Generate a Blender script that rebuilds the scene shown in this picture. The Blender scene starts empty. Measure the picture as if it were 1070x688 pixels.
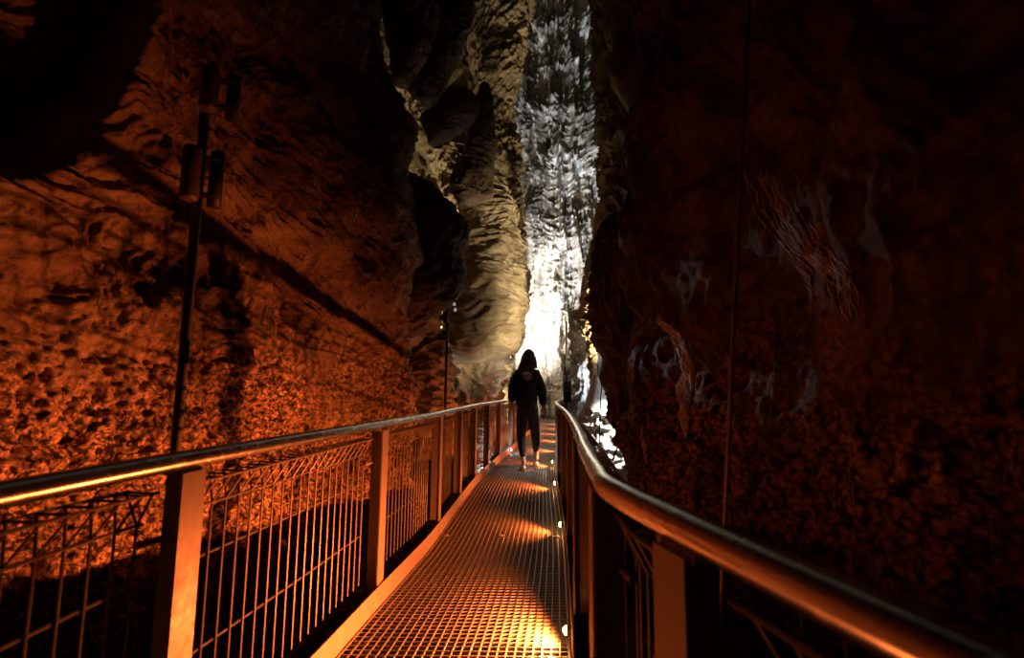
import bpy, math, random
import numpy as np
from mathutils import Vector, Matrix

random.seed(7)
SC = bpy.context.scene
COL = SC.collection
R = math.radians

# ------------------------------------------------------------------ camera
F = 530.0
CAM = Vector((0, 0, 1.08))
cam_d = bpy.data.cameras.new('camera')
cam = bpy.data.objects.new('camera', cam_d)
COL.objects.link(cam)
M3 = (Matrix.Rotation(R(90) + math.atan(64 / F), 3, 'X') @ Matrix.Rotation(R(0.55), 3, 'Z'))
cam.matrix_world = Matrix.Translation(CAM) @ M3.to_4x4()
cam_d.sensor_width = 36
cam_d.lens = 36 * F / 1070
cam_d.clip_start = 0.02
cam_d.dof.use_dof = True
cam_d.dof.focus_distance = 6.0
cam_d.dof.aperture_fstop = 3.5
SC.camera = cam


def at(px, py, d):
    """point seen at pixel (px,py) lying at forward distance d"""
    v = M3 @ Vector(((px - 535) / F, -(py - 344) / F, -1))
    return CAM + v * (d / v.y)


# ------------------------------------------------------------------ tags / linking
def tag(o, label=None, cat=None, group=None, kind=None):
    if label: o['label'] = label
    if cat: o['category'] = cat
    if group: o['group'] = group
    if kind: o['kind'] = kind
    return o


def empty(name, loc=(0, 0, 0), **k):
    o = bpy.data.objects.new(name, None)
    o.location = loc
    o.empty_display_size = .1
    COL.objects.link(o)
    return tag(o, **k)


def link(name, verts, faces, mat, parent=None, smooth=False, loc=None):
    me = bpy.data.meshes.new(name)
    if isinstance(verts, np.ndarray):
        verts = verts.astype(np.float32)
        n = len(verts)
        me.vertices.add(n)
        me.vertices.foreach_set('co', verts.ravel())
        fa = np.asarray(faces, dtype=np.int32)
        k = fa.shape[1]
        me.loops.add(fa.size)
        me.loops.foreach_set('vertex_index', fa.ravel())
        me.polygons.add(len(fa))
        me.polygons.foreach_set('loop_start', np.arange(0, fa.size, k, dtype=np.int32))
        me.polygons.foreach_set('loop_total', np.full(len(fa), k, dtype=np.int32))
        me.update(calc_edges=True)
        me.validate()
    else:
        me.from_pydata([tuple(v) for v in verts], [], faces)
        me.update()
    if smooth:
        me.polygons.foreach_set('use_smooth', [True] * len(me.polygons))
    me.materials.append(mat)
    o = bpy.data.objects.new(name, me)
    COL.objects.link(o)
    if parent is not None:
        o.parent = parent
        o.matrix_parent_inverse = Matrix.Translation(-Vector(parent.location)) if parent.type == 'EMPTY' and parent.parent is None else Matrix()
    if loc is not None: o.location = loc
    return o


class MB:
    """collects simple solids for ONE mesh"""

    def __init__(s): s.v = []; s.f = []

    def add(s, v, f):
        b = len(s.v); s.v += [Vector(p) for p in v]; s.f += [[i + b for i in q] for q in f]

    def box(s, c, ax, ay, az, hx, hy, hz):
        c = Vector(c); v = []
        for i in (-1, 1):
            for j in (-1, 1):
                for k in (-1, 1):
                    v.append(c + ax * hx * i + ay * hy * j + az * hz * k)
        s.add(v, [(0, 1, 3, 2), (4, 6, 7, 5), (0, 4, 5, 1), (2, 3, 7, 6), (0, 2, 6, 4), (1, 5, 7, 3)])

    def tube(s, pts, r, n=8, cap=True):
        pts = [Vector(p) for p in pts]
        rr = r if isinstance(r, (list, tuple)) else [r] * len(pts)
        v = []; f = []
        prev = None
        for i, p in enumerate(pts):
            t = (pts[min(i + 1, len(pts) - 1)] - pts[max(i - 1, 0)]).normalized()
            if prev is None:
                a = t.cross(Vector((0, 0, 1)))
                if a.length < .1: a = t.cross(Vector((0, 1, 0)))
                a.normalize()
            else:
                a = (prev - t * prev.dot(t)).normalized()
            prev = a
            b = t.cross(a)
            for k in range(n):
                w = 2 * math.pi * k / n
                v.append(p + (a * math.cos(w) + b * math.sin(w)) * rr[i])
        for i in range(len(pts) - 1):
            for k in range(n):
                k2 = (k + 1) % n
                f.append((i * n + k, i * n + k2, (i + 1) * n + k2, (i + 1) * n + k))
        if cap:
            f.append(tuple(range(n))[::-1]); m = (len(pts) - 1) * n
            f.append(tuple(range(m, m + n)))
        s.add(v, f)

    def build(s, name, mat, parent=None, smooth=False):
        return link(name, s.v, s.f, mat, parent, smooth)


X, Y, Z = Vector((1, 0, 0)), Vector((0, 1, 0)), Vector((0, 0, 1))

# ------------------------------------------------------------------ numpy noise
rng = np.random.RandomState(11)
PERM = np.concatenate([rng.permutation(256)] * 3).astype(np.int64)
GR = rng.normal(size=(256, 3)); GR /= np.linalg.norm(GR, axis=1)[:, None]
RND = rng.rand(256, 3)


def perlin(P):
    i = np.floor(P).astype(np.int64); f = P - i
    u = f * f * f * (f * (f * 6 - 15) + 10)
    i &= 255
    out = 0
    for dx in (0, 1):
        wx = u[:, 0] if dx else 1 - u[:, 0]
        for dy in (0, 1):
            wy = u[:, 1] if dy else 1 - u[:, 1]
            for dz in (0, 1):
                wz = u[:, 2] if dz else 1 - u[:, 2]
                h = PERM[PERM[PERM[(i[:, 0] + dx) & 255] + ((i[:, 1] + dy) & 255)] + ((i[:, 2] + dz) & 255)]
                g = GR[h]
                out = out + wx * wy * wz * (g[:, 0] * (f[:, 0] - dx) + g[:, 1] * (f[:, 1] - dy) + g[:, 2] * (f[:, 2] - dz))
    return out * 1.5


def fbm(P, o=5, lac=2.03, gain=.5):
    a = 1; s = 0
    for k in range(o):
        s = s + a * perlin(P + k * 17.3); P = P * lac; a *= gain
    return s


def ridged(P, o=4, gain=.5):
    a = 1; s = 0
    for k in range(o):
        n = 1 - np.abs(perlin(P + k * 9.1)) * 2.2
        s = s + a * n * np.abs(n); P = P * 2.07; a *= gain
    return s


def worley(P):
    i = np.floor(P).astype(np.int64)
    best = np.full(len(P), 9.0)
    for dx in (-1, 0, 1):
        for dy in (-1, 0, 1):
            for dz in (-1, 0, 1):
                c = i + np.array([dx, dy, dz])
                h = PERM[PERM[PERM[c[:, 0] & 255] + (c[:, 1] & 255)] + (c[:, 2] & 255)]
                q = c + RND[h] - P
                best = np.minimum(best, (q * q).sum(1))
    return np.sqrt(best)


def smooth01(a, b, x):
    t = np.clip((x - a) / (b - a), 0, 1); return t * t * (3 - 2 * t)


# ------------------------------------------------------------------ materials
def new_mat(name):
    m = bpy.data.materials.new(name); m.use_nodes = True
    nt = m.node_tree; b = nt.nodes['Principled BSDF']
    return m, nt, b


def rock_mat(name, c1, c2, c3, scale=2.0, rough=.62, bump=.5, fine=30, stretch=(1, 1, 1), spec=.4, bdist=.03, crust_shade=0):
    m, nt, b = new_mat(name)
    N = nt.nodes.new; L = nt.links.new
    tc = N('ShaderNodeTexCoord'); mp = N('ShaderNodeMapping')
    mp.inputs['Scale'].default_value = stretch
    L(tc.outputs['Object'], mp.inputs['Vector'])
    n1 = N('ShaderNodeTexNoise'); n1.inputs['Scale'].default_value = scale; n1.inputs['Detail'].default_value = 8
    n1.inputs['Roughness'].default_value = .65; n1.inputs['Distortion'].default_value = .8
    L(mp.outputs[0], n1.inputs['Vector'])
    cr = N('ShaderNodeValToRGB'); e = cr.color_ramp.elements
    e[0].position = .32; e[0].color = (*c1, 1); e[1].position = .68; e[1].color = (*c3, 1)
    k = e.new(.5); k.color = (*c2, 1)
    L(n1.outputs['Fac'], cr.inputs['Fac'])
    L(cr.outputs['Color'], b.inputs['Base Color'])
    n2 = N('ShaderNodeTexNoise'); n2.inputs['Scale'].default_value = fine; n2.inputs['Detail'].default_value = 6
    n2.inputs['Roughness'].default_value = .7
    L(mp.outputs[0], n2.inputs['Vector'])
    v = N('ShaderNodeTexVoronoi'); v.inputs['Scale'].default_value = fine * .8; v.feature = 'SMOOTH_F1'
    L(mp.outputs[0], v.inputs['Vector'])
    mx = N('ShaderNodeMath'); mx.operation = 'MULTIPLY_ADD'; mx.inputs[1].default_value = -.5
    L(v.outputs['Distance'], mx.inputs[0]); L(n2.outputs['Fac'], mx.inputs[2])
    bp = N('ShaderNodeBump'); bp.inputs['Strength'].default_value = bump; bp.inputs['Distance'].default_value = bdist
    L(mx.outputs[0], bp.inputs['Height']); L(bp.outputs[0], b.inputs['Normal'])
    if crust_shade:  # pale nodules; the dark gaps between them are crease shade painted into the colour
        vc = N('ShaderNodeTexVoronoi'); vc.inputs['Scale'].default_value = crust_shade; vc.inputs['Randomness'].default_value = 1
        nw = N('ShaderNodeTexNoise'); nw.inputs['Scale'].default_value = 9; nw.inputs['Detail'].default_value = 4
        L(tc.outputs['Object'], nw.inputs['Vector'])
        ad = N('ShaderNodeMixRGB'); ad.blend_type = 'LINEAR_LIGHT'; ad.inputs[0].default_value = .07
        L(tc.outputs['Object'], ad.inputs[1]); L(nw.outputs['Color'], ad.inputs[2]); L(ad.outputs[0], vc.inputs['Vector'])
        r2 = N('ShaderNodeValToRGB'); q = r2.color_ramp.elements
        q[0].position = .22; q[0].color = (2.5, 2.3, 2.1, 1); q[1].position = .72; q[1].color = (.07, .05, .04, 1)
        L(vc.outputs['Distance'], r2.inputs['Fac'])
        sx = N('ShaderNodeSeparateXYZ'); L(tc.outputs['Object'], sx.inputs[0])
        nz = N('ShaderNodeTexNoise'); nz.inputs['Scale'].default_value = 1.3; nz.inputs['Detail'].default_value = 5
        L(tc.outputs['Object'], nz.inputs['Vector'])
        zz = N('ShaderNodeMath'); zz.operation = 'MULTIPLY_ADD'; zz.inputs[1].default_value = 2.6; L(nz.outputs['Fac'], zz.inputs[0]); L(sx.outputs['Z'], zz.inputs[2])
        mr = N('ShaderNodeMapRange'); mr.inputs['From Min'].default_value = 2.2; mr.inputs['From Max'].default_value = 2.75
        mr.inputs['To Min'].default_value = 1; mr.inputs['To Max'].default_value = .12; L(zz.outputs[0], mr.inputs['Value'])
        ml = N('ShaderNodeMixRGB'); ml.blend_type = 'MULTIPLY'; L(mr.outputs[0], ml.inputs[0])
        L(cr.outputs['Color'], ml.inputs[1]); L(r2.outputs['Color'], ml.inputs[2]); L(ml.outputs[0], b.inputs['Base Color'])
    b.inputs['Roughness'].default_value = rough
    b.inputs['Specular IOR Level'].default_value = spec
    return m


def metal_mat(name, col, rough=.3, metallic=1.0, bump=.05, nscale=40):
    m, nt, b = new_mat(name)
    N = nt.nodes.new; L = nt.links.new
    tc = N('ShaderNodeTexCoord')
    n = N('ShaderNodeTexNoise'); n.inputs['Scale'].default_value = nscale; n.inputs['Detail'].default_value = 5
    L(tc.outputs['Object'], n.inputs['Vector'])
    mr = N('ShaderNodeMapRange'); mr.inputs['To Min'].default_value = rough * .7; mr.inputs['To Max'].default_value = rough * 1.4
    L(n.outputs['Fac'], mr.inputs['Value']); L(mr.outputs[0], b.inputs['Roughness'])
    mc = N('ShaderNodeMix'); mc.data_type = 'RGBA'
    mc.inputs['A'].default_value = (*[c * .75 for c in col], 1); mc.inputs['B'].default_value = (*col, 1)
    L(n.outputs['Fac'], mc.inputs['Factor']); L(mc.outputs['Result'], b.inputs['Base Color'])
    bp = N('ShaderNodeBump'); bp.inputs['Strength'].default_value = bump; bp.inputs['Distance'].default_value = .002
    L(n.outputs['Fac'], bp.inputs['Height']); L(bp.outputs[0], b.inputs['Normal'])
    b.inputs['Metallic'].default_value = metallic
    return m


def plain(name, col, rough=.6, nscale=60, amt=.15):
    m, nt, b = new_mat(name)
    N = nt.nodes.new; L = nt.links.new
    tc = N('ShaderNodeTexCoord')
    n = N('ShaderNodeTexNoise'); n.inputs['Scale'].default_value = nscale
    L(tc.outputs['Object'], n.inputs['Vector'])
    mc = N('ShaderNodeMix'); mc.data_type = 'RGBA'
    mc.inputs['A'].default_value = (*[c * (1 - amt) for c in col], 1); mc.inputs['B'].default_value = (*[min(1, c * (1 + amt)) for c in col], 1)
    L(n.outputs['Fac'], mc.inputs['Factor']); L(mc.outputs['Result'], b.inputs['Base Color'])
    b.inputs['Roughness'].default_value = rough
    return m


def glow(name, col, s):
    m, nt, b = new_mat(name)
    b.inputs['Base Color'].default_value = (*col, 1)
    b.inputs['Emission Color'].default_value = (*col, 1)
    b.inputs['Emission Strength'].default_value = s
    return m


ROCK_L = rock_mat('limestone_left', (.10, .065, .045), (.34, .24, .17), (.52, .40, .30), 1.1, .40, .8, 44, spec=.5, bdist=.03, crust_shade=36)
ROCK_K = rock_mat('limestone_khaki', (.22, .16, .09), (.42, .33, .20), (.60, .50, .34), 1.4, .75, .6, 18, (1, 1, 1.6), bdist=.05)
ROCK_W = rock_mat('calcite_white', (.16, .15, .13), (.50, .48, .44), (.80, .78, .74), 1.8, .5, .8, 9, (1, 1, .7), bdist=.08)
ROCK_COL = rock_mat('calcite_streaked', (.05, .045, .04), (.22, .19, .16), (.66, .64, .60), .8, .5, .45, 5, (1, 1, .32), bdist=.12)
ROCK_R = rock_mat('limestone_right', (.07, .045, .03), (.15, .10, .07), (.28, .2, .14), 1.2, .5, .6, 26, (1, 1, .6), crust_shade=20)
ROCK_C = rock_mat('pale_glint_calcite', (.5, .48, .45), (.7, .68, .65), (.85, .83, .8), 6, .35, .7, 40, (1, 1, .7))  # flowstone whose pale tone stands in for glints of light
ROCK_D = rock_mat('ravine_rock', (.05, .04, .03), (.10, .08, .06), (.16, .13, .1), 1.0, .8, .6, 12)
STEEL = metal_mat('brushed_stainless', (.80, .78, .75), .24)
POSTM = metal_mat('post_steel', (.30, .25, .21), .5, .5)
GALV = metal_mat('galvanised_steel', (.50, .45, .40), .46, .85, .1)
TOE = metal_mat('toe_plate_steel', (.30, .25, .21), .55, .4, .25, 14)
WIRE = metal_mat('wire_steel', (.20, .17, .15), .5, .6)
BLACKM = plain('black_enamel', (.012, .012, .012), .7)
DARKM = metal_mat('dark_steel', (.10, .095, .09), .5, .6)
HOOD = plain('black_cotton', (.012, .012, .013), .85)
LEG = plain('charcoal_knit', (.028, .029, .033), .6)
SKIN = plain('skin', (.62, .40, .29), .5, 20, .05)
HAIR = plain('dark_hair', (.022, .012, .008), .45, 150, .3)
SHOE = plain('tan_leather', (.55, .38, .24), .6)
PRINT = plain('pale_print', (.75, .75, .70), .7)
LENS_O = glow('amber_lens', (1, .42, .12), 60)
LENS_S = glow('dim_lens', (.85, .92, 1), .25)
LENS_W = glow('white_lens', (.85, .92, 1), 60)

# ------------------------------------------------------------------ plan curves
def spline(pts, n=24):
    P = [Vector((p[0], p[1])) for p in pts]
    P = [P[0] * 2 - P[1]] + P + [P[-1] * 2 - P[-2]]
    out = []
    for i in range(1, len(P) - 2):
        for k in range(n):
            t = k / n
            a, b, c, d = P[i - 1], P[i], P[i + 1], P[i + 2]
            out.append(.5 * ((2 * b) + (c - a) * t + (2 * a - 5 * b + 4 * c - d) * t * t + (3 * b - a - 3 * c + d) * t ** 3))
    out.append(P[-2])
    return out


class Curve2:
    def __init__(s, pts, n=24):
        s.p = spline(pts, n); s.l = [0]
        for a, b in zip(s.p, s.p[1:]): s.l.append(s.l[-1] + (b - a).length)
        s.len = s.l[-1]
        s.xa = np.array([q.x for q in s.p]); s.ya = np.array([q.y for q in s.p]); s.la = np.array(s.l)

    def pos(s, l): return Vector((float(np.interp(l, s.la, s.xa)), float(np.interp(l, s.la, s.ya))))

    def tan(s, l):
        return (s.pos(min(l + .03, s.len)) - s.pos(max(l - .03, 0))).normalized()

    def at_d(s, d):  # arclength at forward distance d
        return float(np.interp(d, s.ya, s.la))


EDGE_L = Curve2([(-.80, -.6), (-.83, .3), (-.82, 1.1), (-.71, 2.13), (-.66, 2.6), (-.585, 3.25), (-.535, 3.77), (-.455, 5.1), (-.37, 6.3),
                 (-.28, 7.0), (-.15, 8.07), (.06, 9.5), (.35, 12), (.70, 15), (1.05, 20)])
EDGE_R = Curve2([(.52, -.6), (.40, -.05), (.29, .33), (.165, .92), (.165, 1.15), (.2, 1.62), (.243, 2.05), (.31, 2.8), (.39, 3.77), (.47, 5.0),
                 (.55, 6.4), (.68, 8), (.99, 10), (1.27, 12), (1.60, 15), (1.95, 20)])


def side(c, l, off, sgn):
    """point of curve c at arclength l pushed outwards (sgn -1 left, +1 right)"""
    p = c.pos(l); t = c.tan(l)
    nrm = Vector((t.y, -t.x)) * sgn
    return p + nrm * off, t, nrm


RAILZ = .895

# ------------------------------------------------------------------ walkway
walk = empty('walkway', (0, 0, 0), label='long curving walkway of see-through metal grating with low steel kick plates', cat='walkway')
d0, d1 = -.5, 19.8
PIT = .038
seams = [-.5, 1.45, 3.9, 6.3, 8.7, 11.1, 13.5, 15.9, 19.8]
NL = 25


def deckpt(u, d):
    a = EDGE_L.pos(EDGE_L.at_d(d)); b = EDGE_R.pos(EDGE_R.at_d(d))
    return Vector(((1 - u) * a.x + u * b.x, d, 0))


XL = lambda d: float(np.interp(d, EDGE_L.ya, EDGE_L.xa))
XR = lambda d: float(np.interp(d, EDGE_R.ya, EDGE_R.xa))
for si in range(len(seams) - 1):
    a, b = seams[si] + .006, seams[si + 1] - .006
    mb = MB()
    nseg = max(2, int((b - a) / .15))
    ds = [a + (b - a) * k / nseg for k in range(nseg + 1)]
    for j in range(NL + 1):
        u = .012 + .976 * j / NL
        w = .0024 if 0 < j < NL else .004
        vs = []; fs = []
        for d in ds:
            x = XL(d) * (1 - u) + XR(d) * u
            vs += [Vector((x - w, d, 0)), Vector((x + w, d, 0)), Vector((x + w, d, -.03)), Vector((x - w, d, -.03))]
        for k in range(len(ds) - 1):
            o = k * 4
            for q in range(4):
                fs.append((o + q, o + (q + 1) % 4, o + 4 + (q + 1) % 4, o + 4 + q))
        fs.append((3, 2, 1, 0)); o = (len(ds) - 1) * 4; fs.append((o, o + 1, o + 2, o + 3))
        mb.add(vs, fs)
    n = int((b - a) / PIT)
    for k in range(n + 1):
        d = a + .003 + (b - a - .006) * k / n
        xl, xr = XL(d) + .004, XR(d) - .004
        w = .0024
        mb.box(((xl + xr) / 2, d, -.011), X, Y, Z, (xr - xl) / 2, w, .0108)
    mb.build('grating_panel', GALV, walk)
    # clips at the seams
    for u in (.06, .5, .94):
        m = MB(); p = deckpt(u, a + .02); m.box(p + Z * .003, X, Y, Z, .022, .016, .003); m.tube([p, p + Z * .012], .006, 6)
        m.build('grating_clip', GALV, walk)


def strip(c, sgn, offs, z0, z1, th, la, lb, step=.12):
    m = MB(); n = max(2, int((lb - la) / step)); vs = []; fs = []
    for k in range(n + 1):
        l = la + (lb - la) * k / n
        p, t, nr = side(c, l, offs, sgn); q = p + nr * th
        vs += [Vector((p.x, p.y, z0)), Vector((p.x, p.y, z1)), Vector((q.x, q.y, z1)), Vector((q.x, q.y, z0))]
    for k in range(n):
        o = k * 4
        for q in range(4): fs.append((o + q, o + (q + 1) % 4, o + 4 + (q + 1) % 4, o + 4 + q))
    fs.append((0, 1, 2, 3)); o = n * 4; fs.append((o + 3, o + 2, o + 1, o))
    m.add(vs, fs); return m


for c, sgn in ((EDGE_L, -1), (EDGE_R, 1)):
    js = [c.at_d(s) for s in seams]
    for a, b in zip(js, js[1:]):
        strip(c, sgn, .0, -.04, .10, .008, a + .003, b - .003).build('kick_plate', TOE, walk)
    strip(c, sgn, .012, -.2, -.035, .05, .1, c.len - .05).build('side_beam', DARKM, walk)
for s in seams[1:-1]:
    a = deckpt(0, s); b = deckpt(1, s); m = MB()
    m.box((a + b) / 2 - Z * .075, X, Y, Z, (b - a).length / 2 + .01, .03, .04); m.build('cross_beam', DARKM, walk)

# ------------------------------------------------------------------ guard rails
def guard(name, label, c, sgn, post_d, l_end):
    g = empty(name, (c.pos(c.at_d(1)).x, 1, 0), label=label, cat='railing')
    la = c.at_d(-.45); lb = c.at_d(l_end)
    n = int((lb - la) / .05)
    pts = []
    for k in range(n + 1):
        p, t, nr = side(c, la + (lb - la) * k / n, .035, sgn); pts.append(Vector((p.x, p.y, RAILZ)))
    m = MB(); m.tube(pts, .024, 20); m.build('handrail', STEEL, g, True)
    ls = [c.at_d(d) for d in post_d]
    for l in ls:
        p, t, nr = side(c, l, .042, sgn); T = Vector((t.x, t.y, 0)); Nn = Vector((nr.x, nr.y, 0))
        m = MB(); P3 = Vector((p.x, p.y, (RAILZ - .03 - .16) / 2)); hz = (RAILZ - .03 + .16) / 2
        fl = [(-.03, -.042), (-.023, -.042), (-.023, -.009), (.042, -.009), (.042, .009), (-.023, .009), (-.023, .042), (-.03, .042)]
        n_ = len(fl); vv_ = [P3 + Nn * a_ + T * b_ + Z * zz for zz in (-hz, hz) for a_, b_ in fl]
        m.add(vv_, [tuple(range(n_)), tuple(range(n_, 2 * n_))[::-1]] + [(k_, k_ + n_, (k_ + 1) % n_ + n_, (k_ + 1) % n_) for k_ in range(n_)])
        m.build('post', POSTM, g)
        m = MB(); m.box((p.x, p.y, RAILZ - .028), Nn, T, Z, .02, .05, .006); m.build('rail_saddle', POSTM, g)
        for z in (-.06, -.12):
            m = MB(); m.tube([Vector((p.x, p.y, z)) - Nn * .032, Vector((p.x, p.y, z)) - Nn * .05], .009, 6)
            m.build('bolt', GALV, g)
    # rolled top wire panels outboard of the posts
    FO = .10
    for a, b in zip([la] + ls, ls + [lb]):
        a += .07; b -= .07
        if b - a < .15: continue
        m = MB()
        nw = max(2, int(round((b - a) / .062)))
        far = c.pos(a).y > 9
        seg = 4 if far else 6
        r = .0036
        prof = [(0, .035), (0, .745), (.036, .822), (-.036, .822), (0, .745)]
        for k in range(nw + 1):
            l = a + (b - a) * k / nw
            p, t, nr = side(c, l, FO, sgn)
            j = .03
            q = [Vector((p.x + nr.x * o_, p.y + nr.y * o_, z)) for o_, z in prof]
            p2, _, nr2 = side(c, min(l + j, b), FO, sgn)
            q[2] = Vector((p2.x + nr2.x * .036, p2.y + nr2.y * .036, .822))
            q[3] = Vector((p2.x - nr2.x * .036, p2.y - nr2.y * .036, .822))
            m.tube(q[:2], r, seg)
            m.tube([q[1], q[2]], r * .9, seg); m.tube([q[2], q[3]], r * .9, seg); m.tube([q[3], q[4]], r * .9, seg)
        for o_, z in ((.006, .075), (.006, .34), (.006, .60), (.0, .745), (.04, .822), (-.04, .822)):
            pp = []
            kk = max(2, int((b - a) / .15))
            for k in range(kk + 1):
                p, t, nr = side(c, a - .012 + (b - a + .024) * k / kk, FO + o_, sgn); pp.append((p.x, p.y, z))
            m.tube(pp, r * 1.15, seg)
        m.build('wire_panel', WIRE, g)
        for l in (a + .01, b - .01):
            for z in (.075, .70):
                p, t, nr = side(c, l, FO - .01, sgn); e = -1 if l < (a + b) / 2 else 1
                q = side(c, l + e * .07, .075, sgn)[0]
                m = MB(); m.tube([(p.x, p.y, z), (q.x, q.y, z)], .009, 8); m.build('panel_clamp', GALV, g)
    return g


guard('guard_rail', 'left guard rail with long shiny tube handrail, flat posts and rolled-top wire panels', EDGE_L, -1,
      [.05, 1.34, 2.72, 3.98, 5.0, 6.02, 6.98, 8.07, 9.3, 10.6, 11.9, 13.2, 14.5, 15.8, 17.1, 18.4], 19.6)
guard('guard_rail', 'right guard rail whose blurred tube handrail sweeps close past the viewer', EDGE_R, 1,
      [-.2, .72, 1.17, 2.4, 3.6, 4.8, 6.0, 7.1, 8.3, 9.5, 10.8, 12.1, 13.4, 14.7, 16.0, 17.3, 18.6], 19.6)

# far end gate
gx0, gx1 = 1.13, 2.05
gate = empty('end_barrier', (1.5, 19.9, 0), label='thin pale barrier rail crossing the far end of the walkway', cat='barrier')
m = MB(); m.tube([(gx0, 19.9, 1.06), (gx1, 19.9, 1.06)], .03, 8); m.build('top_rail', STEEL, gate)
for x in (gx0, gx1):
    m = MB(); m.tube([(x, 19.9, -.1), (x, 19.9, 1.04)], .025, 8); m.build('post', POSTM, gate)

# ------------------------------------------------------------------ deck lamps
OR = (1.0, .178, .033)


def add_light(kind, loc, aim, power, col, radius=.02, angle=160, blend=.6, name='lamp_light', parent=None):
    d = bpy.data.lights.new(name, kind); d.energy = power; d.color = col
    d.shadow_soft_size = radius
    if kind == 'SPOT': d.spot_size = R(angle); d.spot_blend = blend
    o = bpy.data.objects.new(name, d); COL.objects.link(o); o.location = loc
    o.rotation_euler = (Vector(aim) - Vector(loc)).to_track_quat('-Z', 'Y').to_euler()
    return o


def deck_lamp(d, label, power, white=False, c=EDGE_R, sgn=1, aimz=.35, ang=165, blend=.5):
    l = c.at_d(d); p, t, nr = side(c, l, -.0, sgn); N3 = Vector((-nr.x, -nr.y, 0))
    base = Vector((p.x, p.y, .065))
    e = empty('deck_lamp', base, label=label, cat='lamp', group='small deck lamps along the kick plates')
    T = Vector((t.x, t.y, 0))
    m = MB(); m.tube([base + N3 * .001, base + N3 * .022], [.020, .017], 14); m.build('lamp_housing', DARKM, e)
    m = MB(); m.tube([base + N3 * .022, base + N3 * .030, base + N3 * .036], [.019, .015, .006], 14); m.build('lens', LENS_W if white else LENS_O, e)
    pos = base + N3 * .05
    col = (.8, .9, 1) if white else OR
    lo = add_light('SPOT', pos, pos + N3 + Z * aimz, power, col, .012, ang, blend)
    lo.parent = e; lo.matrix_parent_inverse = Matrix.Translation(-base)
    return e


deck_lamp(2.3, 'nearest visible glowing amber lamp on the right kick plate, low beside the brightest grating', 420, aimz=-.24, ang=158, blend=1.0)
deck_lamp(4.02, 'second visible glowing amber lamp along the right kick plate, before the rail bends', 100, aimz=.0, ang=128, blend=1.0)
deck_lamp(5.75, 'third visible glowing amber lamp along the right kick plate, closer than the walking woman', 100, aimz=.0, ang=128, blend=1.0)
deck_lamp(7.45, 'small glowing amber lamp on the right kick plate beside the feet of the woman', 100, aimz=.0, ang=128, blend=1.0)
for d, w in ((9.2, 'just beyond the woman'), (10.9, 'second beyond the woman'), (12.6, 'third beyond the woman'), (14.4, 'fourth beyond the woman'), (16.3, 'near the far barrier')):
    deck_lamp(d, 'distant amber deck lamp on the right kick plate, ' + w, 90, aimz=.0, ang=128, blend=1.0)
deck_lamp(.95, 'added unseen amber lamp on the left kick plate beside the viewer, below the picture, to light the right wall', 9, False, EDGE_L, -1, .3, 170)  # added out of frame to put amber light on the right wall
deck_lamp(8.9, 'small cold white lamp glowing on the left kick plate by the leg of the woman', 5, True, EDGE_L, -1)

# ------------------------------------------------------------------ rock builders
def grid_faces(nu, nv, wrap=False):
    i = np.arange(nu if wrap else nu - 1); j = np.arange(nv - 1)
    I, J = np.meshgrid(i, j, indexing='ij'); I2 = (I + 1) % nu
    return np.stack([I * nv + J, I2 * nv + J, I2 * nv + J + 1, I * nv + J + 1], -1).reshape(-1, 4)


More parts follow.
